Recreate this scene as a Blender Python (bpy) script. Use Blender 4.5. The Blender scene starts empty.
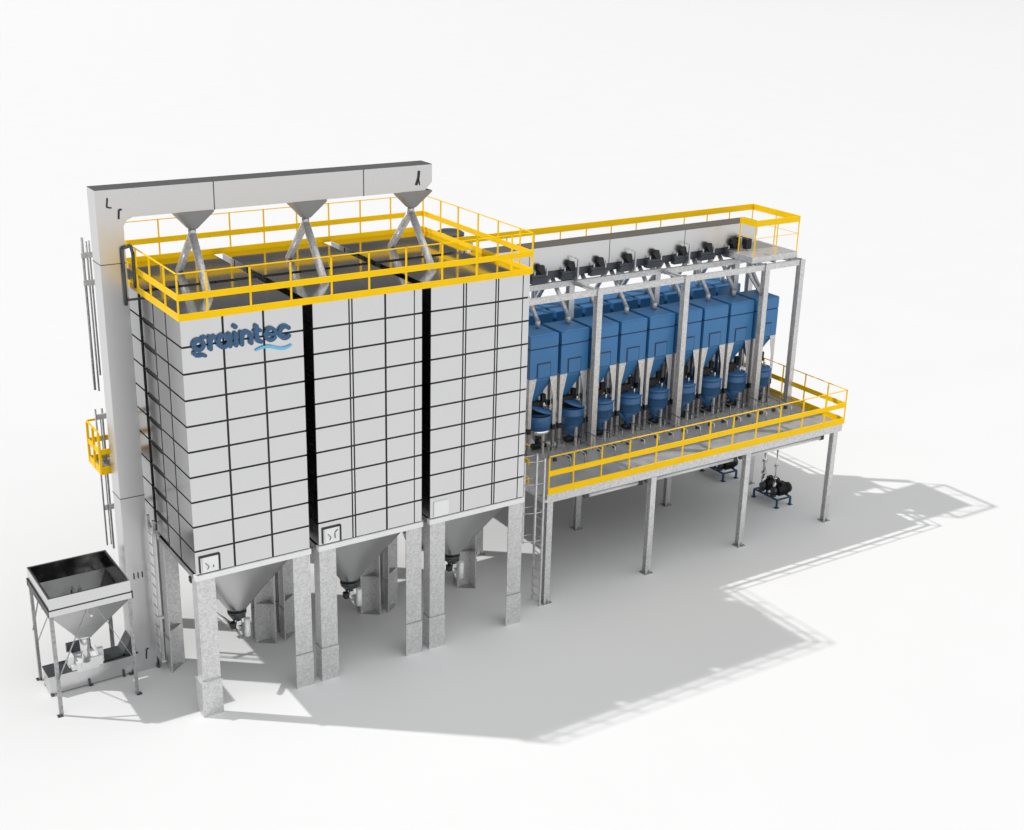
import bpy, math
from mathutils import Vector, Matrix
R = math.radians
sc = bpy.context.scene
col = sc.collection
KIDS = {}

# ------------------------------------------------------------------ materials
def nodes_of(name):
    m = bpy.data.materials.new(name); m.use_nodes = True
    nt = m.node_tree
    b = next(n for n in nt.nodes if n.type == 'BSDF_PRINCIPLED')
    return m, nt, b

def mat(name, base, metallic=0.0, rough=0.5, var=0.06, scale=1.5, rvar=0.05, spec=0.5, streak=False):
    """paint or metal with a faint uneven tone and gloss"""
    m, nt, b = nodes_of(name)
    N, L = nt.nodes.new, nt.links.new
    tc = N('ShaderNodeTexCoord')
    noise = N('ShaderNodeTexNoise'); noise.inputs['Scale'].default_value = scale
    noise.inputs['Detail'].default_value = 4
    if streak:
        mp = N('ShaderNodeMapping'); mp.inputs['Scale'].default_value = (1, 1, .12)
        L(tc.outputs['Object'], mp.inputs['Vector']); L(mp.outputs['Vector'], noise.inputs['Vector'])
    else:
        L(tc.outputs['Object'], noise.inputs['Vector'])
    r = N('ShaderNodeMapRange')
    r.inputs['From Min'].default_value = .3; r.inputs['From Max'].default_value = .7
    r.inputs['To Min'].default_value = 1 - var; r.inputs['To Max'].default_value = 1 + var
    L(noise.outputs['Fac'], r.inputs['Value'])
    mx = N('ShaderNodeVectorMath'); mx.operation = 'SCALE'
    mx.inputs[0].default_value = base[:3]
    L(r.outputs['Result'], mx.inputs['Scale'])
    L(mx.outputs['Vector'], b.inputs['Base Color'])
    r2 = N('ShaderNodeMapRange')
    r2.inputs['From Min'].default_value = .3; r2.inputs['From Max'].default_value = .7
    r2.inputs['To Min'].default_value = max(.02, rough - rvar); r2.inputs['To Max'].default_value = rough + rvar
    L(noise.outputs['Fac'], r2.inputs['Value']); L(r2.outputs['Result'], b.inputs['Roughness'])
    b.inputs['Metallic'].default_value = metallic
    b.inputs['Specular IOR Level'].default_value = spec
    return m

def galv(name, lo, hi, scale=11, metallic=.65, rough=.42):
    """hot dip zinc with its patchy crystal pattern"""
    m, nt, b = nodes_of(name)
    N, L = nt.nodes.new, nt.links.new
    tc = N('ShaderNodeTexCoord')
    vo = N('ShaderNodeTexVoronoi'); vo.inputs['Scale'].default_value = scale
    no = N('ShaderNodeTexNoise'); no.inputs['Scale'].default_value = scale * 1.3; no.inputs['Detail'].default_value = 5
    L(tc.outputs['Object'], vo.inputs['Vector']); L(tc.outputs['Object'], no.inputs['Vector'])
    sp = N('ShaderNodeSeparateColor'); L(vo.outputs['Color'], sp.inputs['Color'])
    ad = N('ShaderNodeMath'); ad.operation = 'MULTIPLY_ADD'
    L(sp.outputs['Red'], ad.inputs[0]); ad.inputs[1].default_value = .55
    sc2 = N('ShaderNodeMath'); sc2.operation = 'MULTIPLY'; sc2.inputs[1].default_value = .45
    L(no.outputs['Fac'], sc2.inputs[0]); L(sc2.outputs['Value'], ad.inputs[2])
    rp = N('ShaderNodeMapRange'); rp.inputs['From Min'].default_value = .1; rp.inputs['From Max'].default_value = .9
    rp.inputs['To Min'].default_value = lo; rp.inputs['To Max'].default_value = hi
    L(ad.outputs['Value'], rp.inputs['Value'])
    cb = N('ShaderNodeCombineColor')
    for i, k in enumerate(('Red', 'Green', 'Blue')):
        L(rp.outputs['Result'], cb.inputs[k])
    L(cb.outputs['Color'], b.inputs['Base Color'])
    r2 = N('ShaderNodeMapRange'); r2.inputs['To Min'].default_value = rough - .1; r2.inputs['To Max'].default_value = rough + .12
    L(no.outputs['Fac'], r2.inputs['Value']); L(r2.outputs['Result'], b.inputs['Roughness'])
    b.inputs['Metallic'].default_value = metallic
    return m

M = {
    'panel':  mat('silo_panel_metal', (.67, .67, .675), 1, .22, .02, .6, .04),
    'panel2': mat('casing_metal', (.66, .66, .665), 1, .30, .02, .5, .05),
    'side':   mat('bare_steel_side_sheet', (.34, .34, .345), 1, .2, .03, .6, .05),  # side walls coloured darker to stand in for shade and dark reflections
    'lining': mat('worn_dark_steel', (.14, .14, .14), 1, .22, .25, 2.5, .1),  # hopper inside: shade and dark sky reflection put into the colour
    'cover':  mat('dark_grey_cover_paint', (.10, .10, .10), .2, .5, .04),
    'funnel': mat('dull_dark_steel', (.28, .28, .28), .9, .4, .08),  # drop hoppers: shaded underside put into a darker base colour
    'white':  mat('white_frame_paint', (.86, .86, .86), .1, .45, .03),
    'roof':   mat('roof_sheet_metal', (.74, .74, .74), 1, .12, .05, .8, .04),
    'joint':  mat('dark_joint_rubber', (.018, .018, .018), 0, .55),
    'black':  mat('black_paint', (.014, .014, .015), 0, .42),
    'motor':  mat('black_motor_paint', (.010, .010, .011), .2, .38),
    'dark':   mat('dark_grey_steel', (.09, .10, .105), .6, .4),
    'gate':   mat('gate_grey_paint', (.075, .085, .10), .35, .4),
    'yellow': mat('yellow_safety_paint', (1.0, .615, .001), 0, .42, .03, spec=.12),
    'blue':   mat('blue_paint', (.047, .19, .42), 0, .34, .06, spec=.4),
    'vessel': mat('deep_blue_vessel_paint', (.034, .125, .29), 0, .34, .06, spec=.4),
    'navy':   mat('navy_gap_paint', (.014, .045, .12), 0, .45),  # shadow of the bin gaps put into colour, also colours vessel necks
    'frameblue': mat('dark_blue_frame_paint', (.018, .07, .16), 0, .4),
    'steel':  mat('bright_stainless_steel', (.78, .78, .78), .95, .22, .04),
    'hopper': mat('hopper_sheet_metal', (.58, .58, .58), 1, .34, .05, .7, .06),
    'galv':   galv('galvanised_steel', .54, .78, 21),
    'galv2':  galv('weathered_galvanised_steel', .27, .50, 19),
    'pipe':   galv('galvanised_pipe', .42, .72, 20, .45, .36),
    'deck':   mat('deck_plate', (.37, .37, .37), .25, .42, .10, 3, .08),
    'logo':   mat('blue_lettering', (.035, .108, .22), .15, .4),
    'wave':   mat('light_blue_wave', (.16, .50, .74), .1, .4),
}
mg, ntg, bg = nodes_of('studio_floor')
tcg = ntg.nodes.new('ShaderNodeTexCoord'); ng = ntg.nodes.new('ShaderNodeTexNoise'); ng.inputs['Scale'].default_value = .25
ntg.links.new(tcg.outputs['Object'], ng.inputs['Vector'])
rg = ntg.nodes.new('ShaderNodeMapRange'); rg.inputs['To Min'].default_value = .72; rg.inputs['To Max'].default_value = .74
ntg.links.new(ng.outputs['Fac'], rg.inputs['Value'])
cg = ntg.nodes.new('ShaderNodeCombineColor')
for k in ('Red', 'Green', 'Blue'): ntg.links.new(rg.outputs['Result'], cg.inputs[k])
ntg.links.new(cg.outputs['Color'], bg.inputs['Base Color'])
bg.inputs['Roughness'].default_value = .75; bg.inputs['Specular IOR Level'].default_value = .15
M['floor'] = mg

# ------------------------------------------------------------------ mesh helpers
class MB:
    def __init__(s): s.v, s.f, s.m, s.sm = [], [], [], []
    def add(s, vs, fs, m=0, smooth=False):
        k = len(s.v); s.v += [Vector(p) for p in vs]
        for f in fs:
            s.f.append([i + k for i in f]); s.m.append(m); s.sm.append(smooth)
        return s
    def box(s, x0, y0, z0, x1, y1, z1, m=0):
        vs = [(x, y, z) for z in (z0, z1) for y in (y0, y1) for x in (x0, x1)]
        return s.add(vs, [(0, 2, 3, 1), (4, 5, 7, 6), (0, 1, 5, 4), (2, 6, 7, 3), (0, 4, 6, 2), (1, 3, 7, 5)], m)
    def bar(s, p, q, w, h, m=0, up=(0, 0, 1)):
        p, q = Vector(p), Vector(q); d = (q - p).normalized(); u = Vector(up)
        if abs(d.dot(u)) > .99: u = Vector((0, 1, 0))
        a = d.cross(u).normalized() * (w / 2); b = a.cross(d).normalized() * (h / 2)
        vs = [c + i * a + j * b for c in (p, q) for i, j in ((-1, -1), (1, -1), (1, 1), (-1, 1))]
        return s.add(vs, [(0, 1, 2, 3), (7, 6, 5, 4), (0, 4, 5, 1), (1, 5, 6, 2), (2, 6, 7, 3), (3, 7, 4, 0)], m)
    def tube(s, p, q, r, n=14, m=0, r2=None):
        p, q = Vector(p), Vector(q); d = (q - p).normalized()
        u = Vector((0, 0, 1)) if abs(d.z) < .95 else Vector((1, 0, 0))
        a = d.cross(u).normalized(); b = d.cross(a)
        r2 = r if r2 is None else r2; k = len(s.v)
        for c, rr in ((p, r), (q, r2)):
            for i in range(n):
                t = 2 * math.pi * i / n
                s.v.append(c + (a * math.cos(t) + b * math.sin(t)) * rr)
        for i in range(n):
            j = (i + 1) % n
            s.f.append([k + i, k + j, k + n + j, k + n + i]); s.m.append(m); s.sm.append(True)
        s.f.append([k + i for i in range(n)][::-1]); s.m.append(m); s.sm.append(False)
        s.f.append([k + n + i for i in range(n)]); s.m.append(m); s.sm.append(False)
        return s
    def rod(s, pts, r, n=8, m=0):
        for a, b in zip(pts, pts[1:]): s.tube(a, b, r, n, m)
        return s
    def loft(s, rings, m=0, smooth=True, cap0=True, cap1=True):
        k = len(s.v); n = len(rings[0])
        for rg_ in rings: s.v += [Vector(p) for p in rg_]
        for a in range(len(rings) - 1):
            for i in range(n):
                j = (i + 1) % n
                s.f.append([k + a * n + i, k + a * n + j, k + (a + 1) * n + j, k + (a + 1) * n + i]); s.m.append(m); s.sm.append(smooth)
        if cap0: s.f.append([k + i for i in range(n)][::-1]); s.m.append(m); s.sm.append(False)
        if cap1: s.f.append([k + (len(rings) - 1) * n + i for i in range(n)]); s.m.append(m); s.sm.append(False)
        return s
    def lathe(s, cx, cy, prof, n=32, m=0):
        return s.loft([[(cx + r * math.cos(2 * math.pi * i / n), cy + r * math.sin(2 * math.pi * i / n), z) for i in range(n)] for r, z in prof], m)
    def prism(s, pts, vec, m=0):
        """flat polygon pushed along vec"""
        n = len(pts); vec = Vector(vec); vs = [Vector(p) for p in pts] + [Vector(p) + vec for p in pts]
        return s.add(vs, [list(range(n))[::-1], list(range(n, 2 * n))] + [(i, (i + 1) % n, n + (i + 1) % n, n + i) for i in range(n)], m)
    def build(s, name, mats, parent=None, bevel=0.0):
        o = Vector((0, 0, 0)); p = parent
        while p is not None: o += p.location; p = p.parent
        me = bpy.data.meshes.new(name)
        me.from_pydata([tuple(x - o) for x in s.v], [], s.f)
        for mm in (mats if isinstance(mats, (list, tuple)) else [mats]): me.materials.append(M[mm])
        me.polygons.foreach_set('material_index', s.m); me.polygons.foreach_set('use_smooth', s.sm)
        me.update()
        import bmesh
        bm = bmesh.new(); bm.from_mesh(me); bmesh.ops.recalc_face_normals(bm, faces=bm.faces); bm.to_mesh(me); bm.free()
        ob = bpy.data.objects.new(name, me); col.objects.link(ob)
        if parent is not None: ob.parent = parent; KIDS.setdefault(parent.name, []).append(ob)
        if bevel:
            b = ob.modifiers.new('edge', 'BEVEL'); b.width = bevel; b.segments = 2; b.limit_method = 'ANGLE'; b.angle_limit = R(40)
        return ob

def thing(name, label, cat, loc=(0, 0, 0), group=None):
    o = bpy.data.objects.new(name, None); col.objects.link(o); o.location = loc
    o.empty_display_size = .3
    o['label'] = label; o['category'] = cat
    if group: o['group'] = group
    return o

def copy_tree(o, parent=None):
    c = o.copy(); col.objects.link(c)
    if parent is not None: c.parent = parent; KIDS.setdefault(parent.name, []).append(c)
    for ch in list(KIDS.get(o.name, [])): copy_tree(ch, c)
    return c

def place(src, dx, label, dy=0):
    c = copy_tree(src); c.location = src.location + Vector((dx, dy, 0)); c['label'] = label
    return c

def rect_round(cx, cy, hx, hy, r, t, z, n=48):
    """ring between a rectangle (t=0) and a circle of radius r (t=1)"""
    out = []
    for i in range(n):
        a = 2 * math.pi * (i + .5) / n; c, s_ = math.cos(a), math.sin(a)
        k = 1 / max(abs(c), abs(s_))
        out.append((cx + (hx * c * k) * (1 - t) + r * c * t, cy + (hy * s_ * k) * (1 - t) + r * s_ * t, z))
    return out

# ------------------------------------------------------------------ floor
fl = MB().add([(-3000, -3000, 0), (3000, -3000, 0), (3000, 3000, 0), (-3000, 3000, 0)], [(0, 1, 2, 3)]).build('ground', 'floor')
fl['kind'] = 'structure'

# ------------------------------------------------------------------ silos
W, GX, GY, SD = 3.0, .2625, .24, 2.755
ZB, ZT = 3.957, 10.39
def cols_for(k):
    if k == 0: return [(0.0, .973), (1.028, 1.973), (2.028, 3.0)]
    if k == 1: return [(0.0, .945), (.985, 1.025), (1.065, 1.93), (1.985, 2.765), (2.795, 3.0)]
    return [(0.0, .94), (.98, 1.02), (1.06, 1.925), (1.965, 2.00), (2.04, 2.775), (2.805, 3.0)]
side_cols = [(0.0, .98), (1.045, 1.85), (1.915, SD)]
rowh = (ZT - ZB) / 10
rows = [(ZB + i * rowh + (.025 if i else .03), ZB + (i + 1) * rowh - (.025 if i < 9 else 0)) for i in range(10)]

SILO_LABEL = [
    ['front silo at the left carrying the blue raised lettering', 'middle front silo with a hatch, between the lettered and the rightmost silos', 'front silo next to the blue bins, with a plain white hatch'],
    ['rear silo behind the lettered front silo, mostly hidden by the tower', 'rear silo behind the middle front silo, only its roof and hopper showing', 'rear silo behind the front silo with the plain white hatch'],
]
def leg_mb(xo, yo, sx, sy, lug):
    mb = MB(); g = MB(); s = MB()
    def B(t, x0, y0, z0, x1, y1, z1):
        X = sorted((xo + sx * x0, xo + sx * x1)); Y = sorted((yo + sy * y0, yo + sy * y1))
        t.box(X[0], Y[0], z0, X[1], Y[1], z1)
    B(mb, 0, 0, .012, .47, .03, 3.80)
    B(mb, 0, .03, .012, .03, .34, 3.80)
    for z in (1.22, .03):                                    # triangular stiffeners inside the angle
        g.prism([(xo + sx * .032, yo + sy * .032, z), (xo + sx * .42, yo + sy * .032, z), (xo + sx * .032, yo + sy * .32, z)], (0, 0, .02))
    e = .05 if lug else .014
    B(s, -e, -e, .0, .47 + .012, -.002, .97)
    B(s, -e, -.002, .0, -.002, .352, .97)
    if lug:
        B(s, -e - .03, -e - .02, .97, .49, -.002, 1.0)
        B(s, -e - .03, -.002, .97, -.002, .36, 1.0)
    return mb, g, s

def make_silo(ix, iy):
    x0 = ix * (W + GX); y0 = 0 if iy == 0 else SD + GY
    x1, y1 = x0 + W, y0 + SD; d = .028
    t = thing('storage_silo', SILO_LABEL[iy][ix], 'silo', (x0 + W / 2, y0 + SD / 2, 0), 'storage silos standing in two rows')
    mb = MB()
    mb.box(x0 + d, y0 + d, ZB + .004, x1 - d, y1 - d, ZT - .002, 1)
    for z0, z1 in rows:
        for a, b in cols_for(ix):
            mb.box(x0 + a + (.001 if a == 0 else 0), y0, z0, x0 + b - (.001 if b == 3.0 else 0), y0 + d - .001, z1)
            mb.box(x0 + a + .001, y1 - d + .001, z0, x0 + b - .001, y1, z1)
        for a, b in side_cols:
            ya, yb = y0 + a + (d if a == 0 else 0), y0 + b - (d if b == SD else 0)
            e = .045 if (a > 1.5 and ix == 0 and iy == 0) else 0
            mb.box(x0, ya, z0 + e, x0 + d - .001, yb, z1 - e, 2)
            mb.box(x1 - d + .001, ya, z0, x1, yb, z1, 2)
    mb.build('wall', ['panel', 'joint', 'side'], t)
    rf = MB(); rf.box(x0 - .0, y0 - .0, ZT, x1, y1, ZT + .012)
    rf.build('roof', 'roof', t)
    bf = MB(); f = .03; h0, h1 = ZB - .14, ZB
    bf.box(x0 - f, y0 - f, h0, x1 + f, y0 + .12, h1); bf.box(x0 - f, y1 - .12, h0, x1 + f, y1 + f, h1)
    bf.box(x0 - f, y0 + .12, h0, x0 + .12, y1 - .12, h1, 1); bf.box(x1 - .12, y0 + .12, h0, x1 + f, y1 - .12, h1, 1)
    bf.build('base_frame', ['white', 'side'], t)  # frame sides coloured dark for shade, front and back bars stay white
    cx, cy = x0 + W / 2, y0 + SD / 2
    hp = MB(); rings = []
    for i in range(15):
        u = i / 14; r = .19
        hx = (W / 2 - .14) * (1 - u) + r * u; hy = (SD / 2 - .14) * (1 - u) + r * u
        rings.append(rect_round(cx, cy, hx, hy, (hx + hy) / 2 * 1.12, .04 + .96 * u ** 1.6, ZB - .05 - u * 1.93))
    hp.loft(rings); hp.build('discharge_hopper', 'hopper', t)
    v = MB(); q = .36
    v.tube((cx, cy, 1.980), (cx, cy, 1.910), .25, 20); v.box(cx - .17, cy - .17, 1.780, cx + .17, cy + .17, 1.910)
    v.tube((cx, cy, 1.780), (cx, cy, 1.500), .11, 16)
    vo = v.build('outlet_valve', 'dark', t)
    MB().tube((cx, cy, 2.260), (cx, cy, 1.985), .235, 24, r2=.215).build('cone_collar', 'hopper', vo)
    a = MB(); a.tube((cx + .17, cy - .26, 1.800), (cx + .17, cy - .26, 1.300), .08, 16); a.build('actuator_cylinder', 'white', vo)
    m2 = MB(); m2.tube((cx - .22, cy - .25, 1.760), (cx - .02, cy - .3, 1.540), .055, 10); m2.tube((cx - .08, cy - .27, 1.600), (cx + .02, cy - .27, 1.320), .04, 10)
    m2.box(cx - .14, cy - .33, 1.700, cx - .02, cy - .2, 1.820); m2.build('valve_linkage', 'steel', vo)
    MB().box(cx - .30, cy - .36, 1.640, cx - .17, cy - .2, 1.800).build('solenoid', 'black', vo)
    if ix == 0 and iy == 0:
        sc_ = MB(); sc_.tube((cx - .95, cy - .2, 2.440), (cx - .12, cy - .25, 1.560), .07, 14); sc_.build('sample_pipe', 'steel', vo)
    for sx, X in ((1, x0), (-1, x1)):
        for sy, Y in ((1, y0), (-1, y1)):
            mb, g, s_ = leg_mb(X, Y, sx, sy, ix == 0 and iy == 0 and sx == 1 and sy == 1)
            lg = mb.build('leg', 'galv', t)
            g.build('gusset', 'galv2', lg); s_.build('base_plate', 'galv', lg)
            if not (ix == 0 and iy == 0 and sx == 1 and sy == 1):
                sl = MB(); xa, xb = sorted((X - sx * .017, X + sx * .487)); ya, yb = sorted((Y - sy * .018, Y - sy * .003)); sl.box(xa, ya, .972, xb, yb, .992)
                xa, xb = sorted((X - sx * .017, X - sx * .003)); ya, yb = sorted((Y - sy * .002, Y + sy * .355)); sl.box(xa, ya, .972, xb, yb, .992)
                sl.build('weld_seam', 'galv2', lg)
    if iy == 0:
        h = MB(); hx0 = x0 + (.09 if ix < 2 else .11); hw = .53 if ix < 2 else .46; hz0, hz1 = ZB + .055, ZB + .49
        e = -.03
        mt = ['white', 'joint']
        if ix < 2:
            for (a0, b0, a1, b1) in ((0, .0, .025, hz1 - hz0), (.025, hz1 - hz0 - .03, hw, hz1 - hz0), (hw - .045, 0, hw, hz1 - hz0 - .03)):
                h.box(hx0 + a0, e - .012, hz0 + b0, hx0 + a1, -.001, hz0 + b1, 1)
            h.box(hx0 + .027, e, hz0, hx0 + .06, -.001, hz1 - .033, 0)
            h.box(hx0 + .075, e, hz0, hx0 + hw - .047, -.001, hz1 - .033, 0)
        else:
            h.box(hx0, e, hz0, hx0 + hw, -.001, hz1, 0)
        ho = h.build('access_hatch', mt, t)
        if ix < 2:
            k = MB(); X = hx0; Z = hz0; y = e - .008
            k.bar((X + .15, y, Z + .25), (X + .235, y, Z + .14), .016, .016); k.bar((X + .235, y, Z + .13), (X + .19, y, Z + .07), .013, .013)
            if ix == 1: k.bar((X + .43, y, Z + .33), (X + .345, y, Z + .26), .018, .018)
            k.bar((X + .345, y, Z + (.24 if ix else .16)), (X + .35, y, Z + .10), .02, .02)
            k.build('latch_handle', 'dark', ho)
    return t
for iy in (0, 1):
    for ix in (0, 1, 2): make_silo(ix, iy)

# ------------------------------------------------------------------ raised lettering on the first silo
sign = thing('company_lettering', 'raised dark blue lettering graintec with a light blue wave beneath it', 'sign', (1.45, 0, 9.59))
def ribbon(mb, pts, w, y0, th, taper=None, closed=False):
    """a flat stroke of width w along pts (x,z), standing th proud of the wall, with round ends"""
    P = [Vector((p[0], p[1])) for p in pts]; n = len(P); Lf, Rt = [], []
    for i in range(n):
        a = P[i - 1] if (i or closed) else P[0]; b = P[(i + 1) % n] if (i < n - 1 or closed) else P[-1]
        d = (b - a).normalized(); nn = Vector((-d.y, d.x)); ww = (w if taper is None else taper[i]) / 2
        Lf.append(P[i] + nn * ww); Rt.append(P[i] - nn * ww)
    if closed:
        k = len(mb.v); vs = []
        for q in (Lf, Rt):
            for p in q: vs.append((p.x, y0, p.y))
            for p in q: vs.append((p.x, y0 - th, p.y))
        fs = []
        for i in range(n):
            j = (i + 1) % n
            fs += [(i, j, n + j, n + i), (2 * n + i, 3 * n + i, 3 * n + j, 2 * n + j), (n + i, n + j, 3 * n + j, 3 * n + i), (i, 2 * n + i, 2 * n + j, j)]
        mb.add(vs, fs)
    else:
        out = Lf[:]
        def cap(c, start, d):
            return [c + Matrix.Rotation(-math.pi * k / 6, 2) @ (start - c) for k in range(1, 6)]
        if taper is None: out += cap(P[-1], Lf[-1], 1)
        out += Rt[::-1]
        if taper is None: out += cap(P[0], Rt[0], 1)
        mb.prism([(p.x, y0, p.y) for p in out], (0, -th, 0))
    return mb
def arc(cx, cz, rx, rz, a0, a1, n=20):
    return [(cx + rx * math.cos(R(a0 + (a1 - a0) * i / n)), cz + rz * math.sin(R(a0 + (a1 - a0) * i / n))) for i in range(n + 1)]
SW, ZL, XH = .105, 9.59, .385
def letter(fn):
    mb = MB(); fn(mb); mb.build('letter', 'logo', sign)
zc = ZL + XH / 2
def L_g(mb):
    ribbon(mb, arc(.385, 9.775, .115, .115, 0, 360, 28)[:-1], SW, -.001, .07, closed=True)
    ribbon(mb, [(.46, 9.90), (.50, 9.935), (.555, 9.945)], .075, -.001, .074)
    ribbon(mb, [(.275, 9.60), (.272, 9.565), (.31, 9.53), (.38, 9.52), (.46, 9.525), (.53, 9.50)], .085, -.001, .066)
def L_r(mb):
    ribbon(mb, [(.665, ZL + .05), (.665, ZL + XH - .05)], SW, -.001, .07)
    ribbon(mb, [(.67, ZL + .22), (.70, ZL + XH - .08), (.775, ZL + XH - .05)], SW * .95, -.001, .066)
def L_a(mb):
    ribbon(mb, arc(.985, zc, .13, .14, 0, 360, 28)[:-1], SW, -.001, .07, closed=True)
    ribbon(mb, [(1.14, ZL + .05), (1.14, ZL + XH - .05)], SW, -.001, .066)
def L_i(mb):
    ribbon(mb, [(1.285, ZL + .05), (1.285, ZL + XH - .055)], SW, -.001, .07)
    mb.prism([(1.28 + .062 * math.cos(2 * math.pi * i / 16), -.001, ZL + .50 + .062 * math.sin(2 * math.pi * i / 16)) for i in range(16)], (0, -.07, 0))
def L_n(mb):
    ribbon(mb, [(1.43, ZL + .05), (1.43, ZL + XH - .05)], SW, -.001, .07)
    ribbon(mb, [(1.44, ZL + .22)] + arc(1.55, ZL + .215, .11, .118, 160, 0, 12) + [(1.66, ZL + .05)], SW, -.001, .066)
def L_t(mb):
    ribbon(mb, [(1.805, ZL + .44), (1.805, ZL + .14), (1.83, ZL + .075), (1.905, ZL + .05)], SW, -.001, .07)
    ribbon(mb, [(1.755, ZL + .325), (1.90, ZL + .325)], .085, -.001, .066)
def L_e(mb):
    ribbon(mb, arc(2.155, zc, .13, .143, 0, 322, 28), SW * .86, -.001, .07)
    ribbon(mb, [(2.05, zc - .004), (2.25, zc - .004)], .07, -.001, .066)
def L_c(mb):
    ribbon(mb, arc(2.515, zc, .13, .143, 42, 318, 24), SW, -.001, .07)
for fn in (L_g, L_r, L_a, L_i, L_n, L_t, L_e, L_c): letter(fn)
wv = MB(); wp = [(1.76, 9.43), (1.85, 9.465), (1.95, 9.487), (2.05, 9.492), (2.15, 9.475), (2.25, 9.44), (2.35, 9.405), (2.45, 9.383), (2.55, 9.39), (2.64, 9.425), (2.69, 9.452)]
ribbon(wv, wp, .05, -.001, .05, taper=[.03, .05, .06, .07, .075, .075, .075, .07, .06, .04, .02])
wv.build('wave', ['wave'], sign)

# ------------------------------------------------------------------ railings
def railing(name, label, pts, z, top, toe, mid, topbar, post_at, cat='railing', closed=False, pz=None, extra=None, pw=.05):
    cx = sum(p[0] for p in pts) / len(pts); cy = sum(p[1] for p in pts) / len(pts)
    t = thing(name, label, cat, (cx, cy, z))
    P = [Vector((p[0], p[1], 0)) for p in pts]
    if closed: P.append(P[0])
    def run(zc_, w, h, nm):
        mb = MB()
        for i, (a, b) in enumerate(zip(P, P[1:])):
            d = (b - a).normalized() * (w / 2) * (1 if i % 2 == 0 else -1)
            mb.bar(a - d + Vector((0, 0, zc_)), b + d + Vector((0, 0, zc_)), w, h)
        return mb.build(nm, 'yellow', t)
    if toe: run(z + toe[0] + toe[1] / 2, .03, toe[1], 'toe_board')
    if mid: run(z + mid[0], .034, mid[1], 'mid_rail')
    if topbar: run(z + top - topbar / 2, .036, topbar, 'top_rail')
    for e in (extra or []): run(z + e, .016, .016, 'thin_rail')
    for p in post_at:
        MB().box(p[0] - pw / 2, p[1] - pw / 2, z + (pz or 0), p[0] + pw / 2, p[1] + pw / 2, z + top - .004).build('post', 'yellow', t)
    return t
XR, YR = 9.525, 5.75
o = .035
px_front = [.653, 1.702, 2.715, 3.765, 4.77, 5.794, 6.824, 7.844, 8.912]
posts = [(x, -o) for x in px_front] + [(x, YR + o) for x in (.55, 1.543, 2.53, 3.525, 4.515, 5.5, 6.486, 7.482, 8.472)]
posts += [(XR + o, y) for y in (.569, 1.652, 2.683, 3.763, 4.751)] + [(-o, y) for y in (.817, 1.828, 2.792, 4.75)]
posts += [(-o, -o), (XR + o, -o), (XR + o, YR + o), (-o, YR + o), (-o, 3.72)]
railing('roof_railing', 'yellow guard railing with kick boards round the silo roof', [(-o, 4.70), (-o, YR + o), (XR + o, YR + o), (XR + o, -o), (-o, -o), (-o, 3.66)],
        ZT + .002, 1.10, (-.01, .16), (.54, .145), .02, posts, pw=.036)

# ------------------------------------------------------------------ chain conveyor with its tower
TY0, TY1, TX0, TX1, CZ0, CZ1 = 2.9, 3.5, -.86, -.235, 12.22, 12.91
cv = thing('grain_conveyor', 'tall grey conveyor tower bending into a long casing above the silo roof', 'conveyor', (-.55, 3.2, 0))
tw = MB(); tw.prism([(TX0, TY0, 0), (TX1, TY0, 0), (TX1, TY0, CZ0 - .2), (TX1 + .09, TY0, CZ0 - .06), (TX1 + .25, TY0, CZ0), (7.98, TY0, CZ0), (8.20, TY0, CZ0 + .22), (8.20, TY0, CZ1), (TX0, TY0, CZ1)], (0, TY1 - TY0, 0))
two = tw.build('casing', 'panel2', cv)
sm = MB()
for z in (5.05, 11.12): sm.box(TX0 - .006, TY0 - .006, z, TX1 + .006, TY1 + .006, z + .02)
sm.build('seam', 'dark', two)
y = TY0 - .012
def latch(pts, w, nm='latch_handle', par=None):
    mb = MB()
    for a, b in zip(pts, pts[1:]): mb.bar((a[0], y, a[1]), (b[0], y, b[1]), w, .02, up=(0, 1, 0))
    mb.build(nm, 'black', par or two)
latch([(-.57, 12.72), (-.60, 12.50), (-.49, 12.48)], .032); latch([(-.25, 12.42), (-.32, 12.42), (-.34, 12.20)], .04)
latch([(-.80, .86), (-.80, .60), (-.73, .60)], .035); latch([(-.44, .64), (-.5, .63), (-.52, .35)], .03)
for k in range(3): latch([(-.67 + k * .11, 2.92), (-.67 + k * .11, 2.76)], .025, 'slot')
ft = MB()
for X in (TX0 - .05, TX1 - .02): ft.box(X, TY0 - .06, 0, X + .07, TY0 - .002, .12)
ft.box(TX1 + .002, 2.95, 0, TX1 + .07, 3.05, .25); ft.build('foot', 'dark', two)
topo = two
latch([(7.80, 12.76), (7.78, 12.57), (7.71, 12.38)], .06); latch([(7.785, 12.56), (7.82, 12.38)], .025)
sm = MB()
for x in (2.03, 6.13): sm.box(x, TY0 - .005, CZ0 - .006, x + .025, TY1 + .005, CZ1 + .006)
sm.build('seam', 'dark', topo)
bt = MB(); bt.box(-3.05, TY0, .05, TX0 - .002, TY1, .55)
bto = bt.build('boot_trough', 'panel2', cv)
lid = MB(); lid.box(-3.07, TY0 - .02, .552, -2.35, TY1 + .02, .575); lid.box(-1.75, TY0 - .02, .552, TX0 - .004, TY1 + .02, .575)
lid.box(-1.62, TY0 + .05, .577, -1.05, TY1 - .05, .64)
lid.build('trough_cover', 'dark', bto)
ff = MB()
for X in (-3.05, -2.05, -1.0): ff.box(X, TY0 - .05, 0, X + .08, TY0 + .05, .05); ff.box(X, TY1 - .05, 0, X + .08, TY1 + .05, .05)
for X in (-2.05, -1.15): ff.bar((X, TY0 - .03, 0), (X, TY0 - .03, .2), .05, .04)
ff.build('foot', 'dark', bto)
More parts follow.
